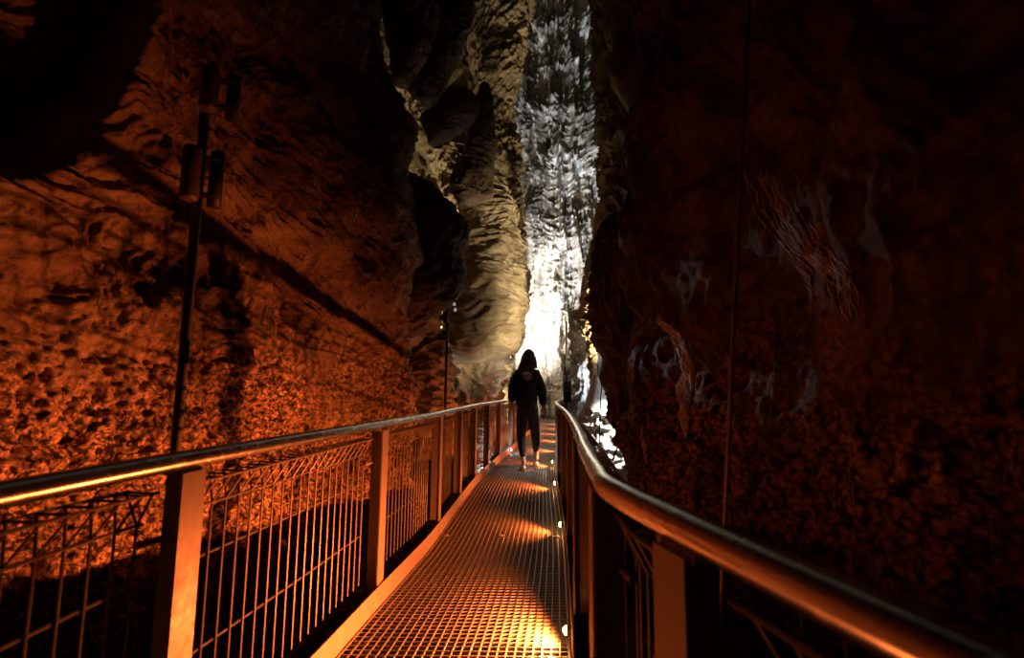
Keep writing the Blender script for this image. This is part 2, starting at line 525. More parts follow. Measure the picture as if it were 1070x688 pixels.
def loft(name, rows, d, depth, mat, label, cat, amp=.12, freq=1.2, flute=.0, strata=.0, fine=.03, seed=0, nu=150, nv=260, pw=2.4, dlean=0.0, fs=1.0, wk=1.0, tilt=0.0, group=None):
    """closed rock body; rows = (picture row, left edge, right edge) of its outline at distance d"""
    rows = sorted(rows)
    py = np.array([r[0] for r in rows], float)
    vv = np.linspace(0, 1, nv)
    ys = py[0] + (py[-1] - py[0]) * vv
    # smooth interpolation
    L = np.interp(ys, py, [r[1] for r in rows]); Rr = np.interp(ys, py, [r[2] for r in rows])
    k = np.ones(9) / 9
    if nv > 60:
        L[4:-4] = np.convolve(L, k, 'valid'); Rr[4:-4] = np.convolve(Rr, k, 'valid')
    c = []; hw = []
    for y, l, r in zip(ys, L, Rr):
        a = at(l, y, d); b = at(r, y, d); c.append(((a.x + b.x) / 2, (a.z + b.z) / 2)); hw.append(max((b.x - a.x) / 2, .004))
    c = np.array(c); hw = np.array(hw)
    # rounded ends
    th = np.linspace(0, 2 * np.pi, nu, endpoint=False)
    ct, st = np.cos(th), np.sin(th)
    rx = np.sign(ct) * np.abs(ct) ** (2 / pw); ry = np.sign(st) * np.abs(st) ** (2 / pw)
    dep = depth * np.minimum(1, (hw / hw.max()) ** .6)
    Xg = c[None, :, 0] + rx[:, None] * hw[None, :]
    Yg = d + dep.max() * .0 + ry[:, None] * dep[None, :] + dlean * (c[None, :, 1] - 1)
    Zg = np.broadcast_to(c[None, :, 1], Xg.shape)
    P = np.stack([Xg, Yg, Zg], -1).reshape(-1, 3)
    nx = np.broadcast_to((ct / 1)[:, None], Xg.shape); ny = np.broadcast_to(st[:, None], Xg.shape)
    Nv = np.stack([nx, ny, np.zeros_like(nx)], -1).reshape(-1, 3)
    Q = (P + seed * 31.7) * fs
    warp = np.stack([fbm(Q * .9 + 5, 3), fbm(Q * .9 + 55, 3), fbm(Q * .9 + 95, 3)], -1)
    disp = amp * fbm(Q * freq + warp * .4, 5)
    if flute:
        S = Q * np.array([4.2, 4.2, .55 * (wk if wk < 1 else 1) ** .5]) + warp * .9 * wk
        disp += flute * (ridged(S, 3) - .6)
    if strata:
        Qt = Q.copy(); Qt[:, 2] = Q[:, 2] + tilt * Q[:, 0]
        S = Qt * np.array([.7, .7, 4.5]) + warp * .7
        disp += strata * (ridged(S, 3) - .6)
    disp += fine * ridged(Q * 5 + warp, 3)
    lim = np.repeat(np.tile(hw, 1)[None, :], nu, 0).reshape(-1)
    disp = np.clip(disp, -lim * .45, lim * .6 + .02)
    P = P + Nv * disp[:, None]
    P[:, 2] += (amp * .5) * perlin(Q * 1.7 + 40) * np.minimum(1, lim * 3)
    faces = grid_faces(nu, nv, True)
    G3 = P.reshape(nu, nv, 3); c0 = G3[:, 0].mean(0); c1 = G3[:, -1].mean(0); nP = len(P)
    rings = []
    for ci, col_ in ((c0, 0), (c1, nv - 1)):
        mid_ = G3[:, col_] * .5 + ci * .5; rings.append(mid_)
    P = np.concatenate([P, rings[0], rings[1], c0[None], c1[None]])
    ia = np.arange(nu); ib = (ia + 1) % nu; A0 = nP; A1 = nP + nu; C0 = nP + 2 * nu; C1 = C0 + 1
    faces = np.concatenate([faces,
        np.stack([ia * nv, A0 + ia, A0 + ib, ib * nv], -1), np.stack([A0 + ia[::2], np.full(len(ia[::2]), C0), A0 + (ia[::2] + 2) % nu, A0 + ib[::2]], -1),
        np.stack([ia * nv + nv - 1, ib * nv + nv - 1, A1 + ib, A1 + ia], -1), np.stack([A1 + ia[::2], A1 + ib[::2], A1 + (ia[::2] + 2) % nu, np.full(len(ia[::2]), C1)], -1)])
    o = link(name, P, faces[:, ::-1], mat, None, True)
    tag(o, label, cat, 'dark rocks hanging at the upper left of the cleft' if name == 'hanging_rock' else group)
    return o


def wall(name, curve, z0, z1, nu, nv, mat, dispf, inward):
    """rock face following a plan curve; inward = +1 pushes relief to the curve's right side"""
    ls = np.linspace(0, curve.len, nu); zs = np.linspace(z0, z1, nv)
    px = np.interp(ls, curve.la, curve.xa); pyy = np.interp(ls, curve.la, curve.ya)
    tx = np.gradient(px, ls); ty = np.gradient(pyy, ls); ln = np.hypot(tx, ty); tx /= ln; ty /= ln
    k = 31; ker = np.ones(k) / k
    sm = lambda a: np.convolve(np.pad(a, k // 2, 'edge'), ker, 'valid')
    nx = sm(ty) * inward; ny = sm(-tx) * inward
    Pg = np.zeros((nu, nv, 3)); Pg[..., 0] = px[:, None]; Pg[..., 1] = pyy[:, None]; Pg[..., 2] = zs[None, :]
    S = np.broadcast_to(ls[:, None], (nu, nv)).reshape(-1); P = Pg.reshape(-1, 3)
    Nn = np.zeros((nu, nv, 3)); Nn[..., 0] = nx[:, None]; Nn[..., 1] = ny[:, None]; Nn = Nn.reshape(-1, 3)
    P = dispf(P, Nn, S)
    f = grid_faces(nu, nv)
    o = link(name, P, f if inward > 0 else f[:, ::-1], mat, None, True)
    tag(o, kind='structure')
    return o


# left wall: popcorn crust low down, flowing folds above, dark recess at the top left
def disp_left(P, N, S):
    z = P[:, 2]; s = S
    c = np.stack([s, z, np.zeros_like(s)], -1)
    w = np.stack([fbm(c * .8 + 3, 4), fbm(c * .8 + 33, 4), fbm(c * .8 + 63, 4)], -1)
    big = .30 * fbm(c * .55 + 9, 4) + .10 * fbm(c * 1.8 + 19, 3)
    # flowing folds, slanting
    a = R(58)
    u = s * math.cos(a) - z * math.sin(a); v = s * math.sin(a) + z * math.cos(a)
    fl = np.stack([u * .9 + w[:, 0] * .5, v * 5.2 + w[:, 1] * 2.6, w[:, 2]], -1)
    folds = .055 * ridged(fl, 4, .55)
    fl2 = np.stack([s * 9 + w[:, 1] * 2.5, z * 2.2 + w[:, 0], w[:, 2]], -1)
    folds2 = .035 * ridged(fl2, 3)
    pm = 1 - smooth01(.95, 1.7, z + .55 * w[:, 0])
    c3 = np.stack([s, z, w[:, 2] * .3], -1)
    pop = .06 * (1 - worley(c3 * 24 + w * .8) ** 2 * 1.6) + .05 * (1 - worley(c3 * 9 + 7 + w)) + .03 * fbm(c3 * 7, 3)
    d = big + (1 - pm) * (folds + .5 * folds2) + pm * (pop + .4 * folds2) + .012 * fbm(c3 * 16, 3)
    P = P + N * d[:, None]
    # overhanging recess top left
    rec = smooth01(0, .6, z - np.interp(s, [0, 4.4, 5.0, 5.3, 5.5, 5.9], [1.7, 1.85, 2.13, 2.57, 3.4, 7]) + .25 * w[:, 1])
    P = P - N * (rec * .75)[:, None]
    # outline of the far corner leans with height
    h = np.interp(z, [-3, .9, 1.3, 1.75, 2.05, 2.8, 3.3, 3.7, 4.8, 7], [-.05, -.05, 0, .05, .2, .25, .2, .05, -.1, -.2])
    k = smooth01(CL - 2.6, CL - 1.6, s)
    P[:, 0] += h * k
    # leans back with height
    P -= N * (np.clip(z - 1.5, 0, 9) * .16 * (1 - k))[:, None]
    return P


WL = Curve2([(-3.9, -2.2), (-3.5, -.2), (-3.0, 1.2), (-2.55, 2.3), (-1.85, 3.45), (-1.22, 4.85), (-1.12, 5.2), (-1.35, 5.6), (-2.2, 6.0), (-3.2, 6.3)])
CL = WL.len
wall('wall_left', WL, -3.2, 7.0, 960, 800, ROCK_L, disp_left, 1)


def disp_right(P, N, S):
    z = P[:, 2]; s = S
    c = np.stack([s, z, np.full_like(s, 4.0)], -1)
    w = np.stack([fbm(c * .7 + 13, 4), fbm(c * .7 + 43, 4), fbm(c * .7 + 73, 4)], -1)
    big = .34 * fbm(c * np.array([.75, .35, 1]) + 29, 3) + .12 * fbm(c * 1.6 + 39, 3)
    fl = np.stack([s * 3.4 + w[:, 1] * 1.6, z * .7 + w[:, 0], w[:, 2]], -1)
    folds = .06 * ridged(fl, 3)
    c3 = np.stack([s, z, w[:, 2] * .3], -1)
    pm = smooth01(.05, .3, fbm(c * .8 + 91, 3)) * (1 - smooth01(1.3, 2.2, z))
    pop = .06 * (1 - worley(c3 * np.array([15, 8, 10]) + w)) + .05 * ridged(c3 * np.array([8, 4, 1]) + w, 3)
    d = big + folds + pm * pop
    P = P + N * d[:, None]
    h = np.interp(z, [-3, .2, .6, 1.2, 1.7, 2.1, 2.6, 3.0, 3.7, 4.2, 4.7, 7], [.15, .15, .10, .04, .0, .02, -.02, .05, .12, .12, -.05, -.1])
    k = smooth01(CR - 2.8, CR - 1.8, s)
    P[:, 0] += h * k
    return P


WR = Curve2([(3.6, -2.5), (3.2, -.5), (2.9, .9), (2.45, 2.1), (1.95, 3.2), (1.40, 4.4), (1.16, 5.0), (1.30, 5.5), (2.1, 5.9), (3.2, 6.1)])
CR = WR.len
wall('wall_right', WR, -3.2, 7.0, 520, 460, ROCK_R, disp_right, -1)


def disp_gen(seed, amp=.5, fl=.15):
    def f(P, N, S):
        Q = P + seed
        w = np.stack([fbm(Q * .5, 3), fbm(Q * .5 + 30, 3), fbm(Q * .5 + 60, 3)], -1)
        d = amp * fbm(Q * .5 + w * .4, 5) + fl * ridged(Q * np.array([2.2, 2.2, .45]) + w, 4) + .03 * ridged(Q * 4, 3)
        return P + N * d[:, None]
    return f


WB = Curve2([(-3.4, 6.2), (-2.6, 9.5), (-1.7, 12), (-.9, 15), (-.5, 19), (-.4, 23), (1, 26), (3.6, 26), (4.6, 22.5), (3.9, 18), (3.2, 14), (2.8, 10), (3.1, 6.0)])
wall('wall_back', WB, -3.4, 21.5, 620, 520, ROCK_K, disp_gen(3), 1)
WE = Curve2([(-4.0, -2.0), (-2, -3.6), (1, -3.8), (3.7, -2.3)])
wall('wall_rear', WE, -3.4, 7.5, 120, 120, ROCK_R, disp_gen(13), -1)


def slab(name, z, x0, x1, y0, y1, nx, ny, mat, amp, seed, up):
    xs = np.linspace(x0, x1, nx); ys = np.linspace(y0, y1, ny)
    A, B = np.meshgrid(xs, ys, indexing='ij')
    P = np.stack([A, B, np.full_like(A, z)], -1).reshape(-1, 3)
    Q = P + seed
    P[:, 2] += amp * fbm(Q * .5, 5) + amp * .25 * ridged(Q * 1.8, 4)
    f = grid_faces(nx, ny)
    o = link(name, P, f if up else f[:, ::-1], mat, None, True); tag(o, kind='structure'); return o


slab('floor', -3.0, -6, 6, -5, 28, 260, 520, ROCK_D, .5, 5, True)
slab('ceiling', 21.0, -6, 6, -5, 28, 140, 360, ROCK_D, .8, 15, False)

# ------------------------------------------------------------------ rock bodies in the cleft
loft('flowstone_column', [(-60, 545, 632), (0, 542, 632), (60, 538, 632), (120, 535, 634), (200, 543, 638), (260, 545, 636), (330, 545, 626), (380, 540, 616), (430, 536, 610), (520, 530, 610)],
     22.4, 1.7, ROCK_COL, 'towering white flowstone column glowing under cold light at the back of the cleft', 'rock column',
     amp=.34, freq=1.0, flute=.48, fine=.10, seed=1, nu=360, nv=700, fs=.5, wk=.22)
loft('rock_spur', [(-60, 488, 575), (0, 488, 560), (50, 492, 548), (90, 498, 543), (130, 505, 540), (190, 510, 545), (240, 512, 549), (270, 515, 545)],
     12.0, .9, ROCK_K, 'banded khaki rock spur high above the rounded block, left of the white column', 'rock',
     amp=.26, freq=.8, flute=.0, strata=.07, tilt=-1.3, fine=.05, seed=2, fs=.9, nu=220, nv=420)
loft('rock_block', [(186, 486, 520), (205, 482, 534), (225, 478, 545), (240, 483, 543), (256, 476, 548), (276, 482, 546), (290, 480, 551), (320, 473, 553), (345, 468, 552), (360, 466, 548), (368, 466, 544), (374, 467, 528), (380, 470, 500)],
     9.3, 1.0, ROCK_K, 'big rounded khaki rock block with an overhanging bottom, left of the woman', 'rock',
     amp=.14, freq=.7, strata=.035, fine=.02, seed=3, nu=240, nv=420)
loft('rock_pedestal', [(350, 468, 524), (380, 464, 520), (405, 462, 521), (440, 456, 521), (480, 450, 521), (560, 440, 521)],
     10.2, .6, ROCK_K, 'ochre undercut rock pedestal beneath the overhanging khaki block', 'rock',
     amp=.2, freq=1.2, flute=.16, fine=.05, seed=4, nu=160, nv=240)
loft('rock_boulder', [(346, 452, 464), (362, 438, 465), (385, 424, 465), (410, 419, 466), (440, 412, 468), (480, 405, 470), (560, 400, 476)],
     7.6, .6, ROCK_K, 'dim jagged khaki boulder between the orange wall and the thin pole', 'rock',
     amp=.16, freq=1.8, flute=.05, fine=.08, seed=5, nu=160, nv=240)
loft('rock_boulder', [(440, 503, 508), (455, 500, 512), (480, 498, 514), (520, 494, 518), (580, 490, 524)],
     9.0, .25, ROCK_W, 'small pale brightly lit boulder seen through the left railing, left of the woman', 'rock',
     amp=.07, freq=2.5, fine=.06, seed=25, nu=100, nv=140)
# dark hanging rocks upper left of the cleft
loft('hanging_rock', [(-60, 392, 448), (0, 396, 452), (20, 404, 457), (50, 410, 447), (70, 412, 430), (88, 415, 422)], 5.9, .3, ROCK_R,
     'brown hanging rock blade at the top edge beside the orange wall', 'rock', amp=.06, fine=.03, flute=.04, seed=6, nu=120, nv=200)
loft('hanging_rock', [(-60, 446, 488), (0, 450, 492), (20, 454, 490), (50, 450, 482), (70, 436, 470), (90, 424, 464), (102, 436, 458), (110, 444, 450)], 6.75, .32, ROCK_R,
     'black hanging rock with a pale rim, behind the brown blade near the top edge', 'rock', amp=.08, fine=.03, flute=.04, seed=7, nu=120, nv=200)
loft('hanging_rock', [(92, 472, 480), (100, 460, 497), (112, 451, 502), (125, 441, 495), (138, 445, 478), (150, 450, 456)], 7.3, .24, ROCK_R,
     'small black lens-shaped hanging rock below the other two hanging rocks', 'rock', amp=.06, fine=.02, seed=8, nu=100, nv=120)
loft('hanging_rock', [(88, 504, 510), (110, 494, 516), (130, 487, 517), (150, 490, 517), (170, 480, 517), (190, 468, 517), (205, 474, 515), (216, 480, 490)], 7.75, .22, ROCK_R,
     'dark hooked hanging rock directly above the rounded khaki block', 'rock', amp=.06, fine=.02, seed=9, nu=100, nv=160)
loft('hanging_rock', [(188, 415, 440), (205, 415, 458), (222, 415, 476), (236, 415, 485), (262, 415, 481), (285, 415, 479), (300, 415, 473), (320, 415, 463), (332, 415, 452), (346, 415, 440), (352, 415, 428)], 6.15, .4, ROCK_R,  # added dark rock filling what is really a shaded hollow
     'wide dark rock tongue added in place of the shaded hollow between the orange wall and the rounded khaki block', 'rock', amp=.12, freq=1.6, fine=.035, flute=.05, seed=18, nu=140, nv=240)
loft('rock_ledge', [(85, 422, 436), (100, 424, 470), (125, 432, 470), (150, 440, 495), (185, 462, 496), (205, 464, 486), (225, 470, 482)], 9.7, .5, ROCK_K,
     'pale khaki rock ledge showing between the black hanging rocks', 'rock', amp=.12, fine=.05, seed=10, nu=120, nv=160)
# right of the white column
loft('rock_rib', [(-60, 624, 652), (0, 626, 654), (60, 630, 660), (100, 634, 670), (150, 634, 668), (200, 634, 660), (240, 628, 650), (290, 618, 646), (330, 612, 632), (350, 612, 622)],
     8.8, .7, ROCK_K, 'tall fluted olive rock rib between the white column and the dark right wall', 'rock',
     amp=.10, freq=1.4, flute=.22, fine=.05, seed=11, nu=200, nv=420)
loft('rock_fin', [(296, 617, 626), (318, 610, 626), (340, 609, 627), (355, 612, 625), (375, 618, 632), (400, 622, 637), (430, 627, 642), (460, 630, 650), (500, 634, 658)],
     7.8, .25, ROCK_K, 'narrow golden rock fin hanging beside the right rail bend', 'rock', amp=.07, freq=2.5, fine=.05, seed=12, nu=140, nv=260)
loft('rock_pillar', [(325, 602, 612), (350, 598, 617), (380, 597, 621), (410, 597, 625), (440, 599, 633), (480, 600, 642), (540, 600, 655), (620, 600, 670)],
     9.5, .35, ROCK_W, 'cool grey rock pillar rising just behind the bend of the right railing', 'rock',
     amp=.14, freq=1.4, flute=.10, fine=.06, seed=13, nu=180, nv=300)
loft('rock_slope', [(392, 622, 625), (420, 617, 630), (440, 612, 642), (460, 610, 656), (475, 608, 666), (490, 608, 672), (510, 608, 673), (560, 605, 680), (640, 600, 690)],
     7.3, .5, ROCK_W, 'dazzling white lit rock slope right of the railing, below the golden fin', 'rock',
     amp=.14, freq=2, flute=.04, fine=.09, seed=14, nu=160, nv=240)
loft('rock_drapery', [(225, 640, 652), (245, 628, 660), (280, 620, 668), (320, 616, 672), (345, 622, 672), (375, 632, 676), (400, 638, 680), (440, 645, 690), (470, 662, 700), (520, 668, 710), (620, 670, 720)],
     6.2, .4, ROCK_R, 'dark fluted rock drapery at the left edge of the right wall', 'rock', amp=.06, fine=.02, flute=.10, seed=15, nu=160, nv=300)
# thin ribs on the right wall, coloured pale to imitate cold glints
from mathutils.bvhtree import BVHTree
_w = bpy.data.objects['wall_right'].data
_n = len(_w.vertices); _co = np.empty(_n * 3, dtype=np.float32); _w.vertices.foreach_get('co', _co)
_pf = [tuple(p.vertices) for p in _w.polygons]
BV = BVHTree.FromPolygons([tuple(c) for c in _co.reshape(-1, 3)], _pf)
del _pf


def on_wall(px, py):
    v = (at(px, py, 1.0) - CAM).normalized()
    h = BV.ray_cast(CAM, v)
    return (h[0], h[1]) if h[0] is not None else (at(px, py, 4), Vector((-1, 0, 0)))


def curtain(label, path, w, n, mat, r=.010, jit=6, seed=1, ln=(10, 40)):
    """many thin calcite ribs standing proud of the wall, following a path"""
    rd = random.Random(seed); m = MB()
    for k in range(n):
        t = rd.random() * (len(path) - 1); i = int(t); f = t - i
        x0 = path[i][0] * (1 - f) + path[i + 1][0] * f; y0 = path[i][1] * (1 - f) + path[i + 1][1] * f
        dx = path[i + 1][0] - path[i][0]; dy = path[i + 1][1] - path[i][1]; q = math.hypot(dx, dy); dx /= q; dy /= q
        x0 += rd.gauss(0, w); L = rd.uniform(*ln); ph = rd.random() * 6
        pts = []; rs = []
        ns = 9
        for a in range(ns):
            u = a / (ns - 1)
            xx = x0 + dx * L * (u - .5) + math.sin(u * 7 + ph) * jit * .25; yy = y0 + dy * L * (u - .5)
            p, nr = on_wall(xx, yy)
            if nr.dot(p - CAM) > 0: nr = -nr
            if pts and (p - pts[-1]).length > .35: break
            pts.append(p + nr * r * .7); rs.append(r * (math.sin(math.pi * (u * .9 + .05)) ** .5) * rd.uniform(.6, 1.2))
        if len(pts) > 2: m.tube(pts, rs, 6)
    tag(m.build('flowstone_curtain', mat, None, True), label, 'flowstone')


curtain('narrow flowstone streak, coloured pale like a cold glint, running down the dark right wall', [(692, 336), (704, 346), (714, 362), (719, 385), (716, 410), (717, 450)], 2.4, 120, ROCK_C, .021, 4, 3, (8, 30))
curtain('short broken pale flowstone line low on the dark right wall, left of the long streak', [(671, 448), (673, 462), (676, 486)], .7, 10, ROCK_C, .010, 3, 5, (8, 18))
curtain('feathery flowstone patch, coloured pale like a faint glint, high on the dark right wall, right of the tilted rod', [(800, 180), (815, 220), (838, 255), (868, 285), (880, 325)], 11, 120, ROCK_C, .0065, 5, 4, (14, 46))

# ------------------------------------------------------------------ poles and cables
def vpole(name, label, cat, px, py, d, zt, zb, r, mat):
    p = at(px, py, d)
    e = empty(name, (p.x, d, zb), label=label, cat=cat)
    m = MB(); m.tube([(p.x, d, zb), (p.x, d, zt)], r, 12); m.build('pole', mat, e, True)
    return e, p.x


e, x = vpole('lamp_pole', 'slim grey pole carrying two long cylindrical lamps, outside the left railing', 'pole', 186, 440, 1.78, 2.19, -2.9, .0165, POSTM)
zt = at(218, 112, 1.78).z; zb = at(208, 205, 1.78).z
for (y0, y1, dx) in ((78, 121, .035), (159, 213, -.005)):
    za = at(212, y0, 1.78).z; zc = at(212, y1, 1.78).z
    m = MB(); m.tube([(x + dx, 1.74, zc), (x + dx, 1.74, zc + .012), (x + dx, 1.74, za - .012), (x + dx, 1.74, za)], [.026, .031, .031, .026], 20)
    o = m.build('cylinder_lamp', POSTM, e, True)
    m = MB(); m.tube([(x + dx + .055, 1.80, zc - .005), (x + dx + .055, 1.80, za + .005)], .024, 16); m.build('driver_box', DARKM, o, True)
    for z in (zc + .03, za - .03):
        m = MB(); m.box((x + dx + .02, 1.775, z), X, Y, Z, .055, .014, .006); m.build('bracket', DARKM, o)

a = at(757, 552, 2.05); b = at(784, -30, 2.05)
v = (b - a)
m = MB(); m.tube([a - v * 1.2, b + v * .5], .009, 12)
tag(m.build('steel_rod', POSTM, None, True), 'thin slightly tilted steel rod in front of the dark right wall', 'rod')

e, x = vpole('lamp_pole', 'thin dark pole with small black fittings, standing between boulder and khaki block', 'pole', 465, 430, 6.6, at(467, 305, 6.6).z, -2.9, .016, DARKM)
for y0, y1, w in ((306, 322, .05), (326, 338, .035), (346, 356, .045)):
    za = at(466, y0, 6.6).z; zc = at(466, y1, 6.6).z
    m = MB(); m.box((x - .02, 6.57, (za + zc) / 2), X, Y, Z, w, .05, (za - zc) / 2)
    o = m.build('lamp_fitting', DARKM, e); bv = o.modifiers.new('bevel', 'BEVEL'); bv.width = .012; bv.segments = 3
    m = MB(); m.tube([(x - .02 - w, 6.57, (za + zc) / 2), (x - .02 - w - .03, 6.55, (za + zc) / 2 - .01)], [.03, .035], 12); m.build('lamp_head', DARKM, o)

e, x = vpole('equipment_pole', 'thin dark pole with stacked black boxes behind the end of the right rail', 'pole', 592, 420, 8.0, at(597, 336, 8.0).z, -2.9, .018, DARKM)
for y0, y1, w in ((377, 392, .04), (399, 421, .06)):
    za = at(592, y0, 8.0).z; zc = at(592, y1, 8.0).z
    m = MB(); m.box((x + .005, 7.96, (za + zc) / 2), X, Y, Z, w, .06, (za - zc) / 2)
    o = m.build('equipment_box', BLACKM, e); bv = o.modifiers.new('bevel', 'BEVEL'); bv.width = .012; bv.segments = 2

a = at(629, 380, 6.9); m = MB(); m.tube([at(629.5, 372, 6.45), at(628.5, 400, 6.45), at(626.5, 450, 6.45), at(626, 500, 6.45)], .007, 6)
tag(m.build('cable', DARKM, None, True), 'thin dark cable hanging across the golden fin and white slope', 'cable')
m = MB(); m.tube([at(647, 462, 6.4), at(640, 482, 6.35)], .012, 6)
tag(m.build('bracket_arm', DARKM, None, True), 'short slanting dark bracket against the white lit rock slope', 'bracket')

# ------------------------------------------------------------------ cave lights
def cave_lamp(px, py, d, aim, power, col, label, ang=110, blend=.7, radius=.05, blocker=False, lens=60):
    p = at(px, py, d); t = aim if isinstance(aim, Vector) else at(*aim)
    e = empty('cave_floodlight', p, label=label, cat='lamp')
    v = (t - p).normalized(); s = v.cross(Z).normalized(); u = s.cross(v)
    kz = 1 if lens > 10 else .4
    m = MB(); m.tube([p - v * .14 * kz, p - v * .05 * kz, p - v * .01], [.04 * kz, .06 * kz, .07 * kz], 14); m.build('lamp_housing', DARKM, e)
    m = MB(); m.tube([p - v * .012, p - v * .004], [.06 * kz, .06 * kz], 14); m.build('lens', LENS_W if lens > 10 else LENS_S, e)
    m = MB(); m.tube([p - v * .1 * kz, p - v * .1 * kz - Z * .2 * kz], .012 * kz, 8); m.build('mounting_stem', DARKM, e)
    if blocker:  # unseen plate added to keep this lamp's light off the dark hollow
        a_ = R(143.5); dv = Vector((math.cos(a_), math.sin(a_), 0)); pr = Vector((-math.sin(a_), math.cos(a_), 0))
        m = MB(); m.box(p + dv * .30 + pr * .15, pr, dv, Z, .15, .004, .30); m.build('light_blocker', DARKM, e)
    lo = add_light('SPOT', p + v * (.02 if kz == 1 else .008), t, power, col, radius, ang, blend)
    lo.parent = e; lo.matrix_parent_inverse = Matrix.Translation(-p)


WARM = (1.0, .80, .50); COOL = (.74, .86, 1.0); WHT = (1.0, .95, .86)
cave_lamp(536, 372, 17.6, (568, 290, 21.0), 2900, WHT, 'white floodlight tucked behind the khaki block, aimed at the column', 120)
cave_lamp(604, 470, 17.8, (606, 40, 21.0), 13000, COOL, 'cold floodlight below the walkway behind the grey pillar', 44)
cave_lamp(656, 372, 6.9, (512, 290, 9.0), 460, WARM, 'warm floodlight hidden behind the dark right wall, aimed at the khaki block', 80, blocker=True)
cave_lamp(444, 392, 9.0, (470, 100, 9.9), 520, WARM, 'warm floodlight behind the jagged boulder, aimed up behind the hanging rocks', 70)
cave_lamp(648, 430, 8.9, (642, 150, 9.2), 900, WARM, 'warm floodlight low behind the golden fin, aimed up the olive rock rib', 70)
cave_lamp(652, 425, 9.1, (530, 90, 12), 850, WARM, 'unseen warm floodlight added low behind the golden fin to light the banded spur', 60)  # extra hidden lamp, added because the spur stayed dark
cave_lamp(515, 520, 8.3, (507, 470, 8.9), 60, WHT, 'unseen white floodlight added under the walkway to light the small pale boulder', 90)  # added lamp below the deck, brightens only the pale boulder
cave_lamp(476, 324, 6.62, on_wall(714, 385)[0], 55, COOL, 'small cold spotlight added on the thin pole, lower one, to brighten the streak on the right wall', 10, .9, .006, False, 5)  # added spot that brightens the flowstone streak
cave_lamp(475, 318, 6.62, on_wall(842, 262)[0], 30, COOL, 'small cold spotlight added on the thin pole, upper one, to brighten the patch on the right wall', 14, 1.0, .006, False, 5)  # second added spot, brightens the feathery patch
cave_lamp(650, 405, 8.75, (614, 400, 9.3), 75, COOL, 'unseen cold floodlight added behind the dark drapery to light the grey pillar', 60)  # added hidden lamp, brightens the pillar that other lamps miss
cave_lamp(664, 398, 6.72, (636, 485, 6.95), 330, WHT, 'white floodlight high behind the dark drapery, aimed down at the white slope', 95)
cave_lamp(540, 440, 15.5, (570, 390, 20.5), 1500, WARM, 'warm floodlight low beside the far end of the walkway', 110)

# ------------------------------------------------------------------ woman seen from behind
PD = 7.08
S = PD / F
hip = Vector((at(552, 489, PD).x, PD, 0))
per = empty('person', (hip.x, PD, 0), label='woman with long dark hair in a black hoodie walking away along the grating', cat='person')


def w3(px, py, dy=0.0):
    p = at(px, py, PD); return Vector((p.x, PD + dy, p.z))


def skin(name, pts, edges, radii, mat, root=0, sub=2, parent=per, rfun=None):
    me = bpy.data.meshes.new(name); me.from_pydata([tuple(p) for p in pts], edges, []); me.update()
    o = bpy.data.objects.new(name, me); COL.objects.link(o)
    sk = o.modifiers.new('skin', 'SKIN'); sk.use_smooth_shade = True
    if not me.skin_vertices: 
        bpy.context.view_layer.objects.active = o
    lay = me.skin_vertices[0] if len(me.skin_vertices) else None
    if lay is None:
        me.attributes.new if False else None
    for i, r in enumerate(radii):
        rr = r if isinstance(r, tuple) else (r, r)
        lay.data[i].radius = rr
    lay.data[root].use_root = True
    ss = o.modifiers.new('sub', 'SUBSURF'); ss.levels = sub; ss.render_levels = sub
    me.materials.append(mat)
    o.parent = parent; o.matrix_parent_inverse = Matrix.Translation(-Vector(parent.location)) if parent.type == 'EMPTY' else Matrix()
    return o


def tube_body(name, pts, radii, mat, parent=per, n=20, steps=6):
    """smooth tapering limb with elliptical sections: radii = (side, front) half widths"""
    P = [Vector(p) for p in pts]; r = [q if isinstance(q, tuple) else (q, q) for q in radii]
    PP = [P[0] * 2 - P[1]] + P + [P[-1] * 2 - P[-2]]; rr = [r[0]] + r + [r[-1]]
    c = []; cr = []
    for i in range(1, len(PP) - 2):
        for k in range(steps):
            t = k / steps
            f = lambda a, b, cc, d: .5 * ((2 * b) + (cc - a) * t + (2 * a - 5 * b + 4 * cc - d) * t * t + (3 * b - a - 3 * cc + d) * t ** 3)
            c.append(f(PP[i - 1], PP[i], PP[i + 1], PP[i + 2])); cr.append(tuple(f(rr[i - 1][q], rr[i][q], rr[i + 1][q], rr[i + 2][q]) for q in (0, 1)))
    c.append(P[-1]); cr.append(r[-1])
    vs = []; fs = []
    for p, (a, b) in zip(c, cr):
        for k in range(n):
            w = 2 * math.pi * k / n; vs.append(p + X * math.cos(w) * a + Y * math.sin(w) * b)
    for i in range(len(c) - 1):
        for k in range(n): fs.append((i * n + k, i * n + (k + 1) % n, (i + 1) * n + (k + 1) % n, (i + 1) * n + k))
    fs.append(tuple(range(n))[::-1]); m_ = (len(c) - 1) * n; fs.append(tuple(range(m_, m_ + n)))
    return vs, fs


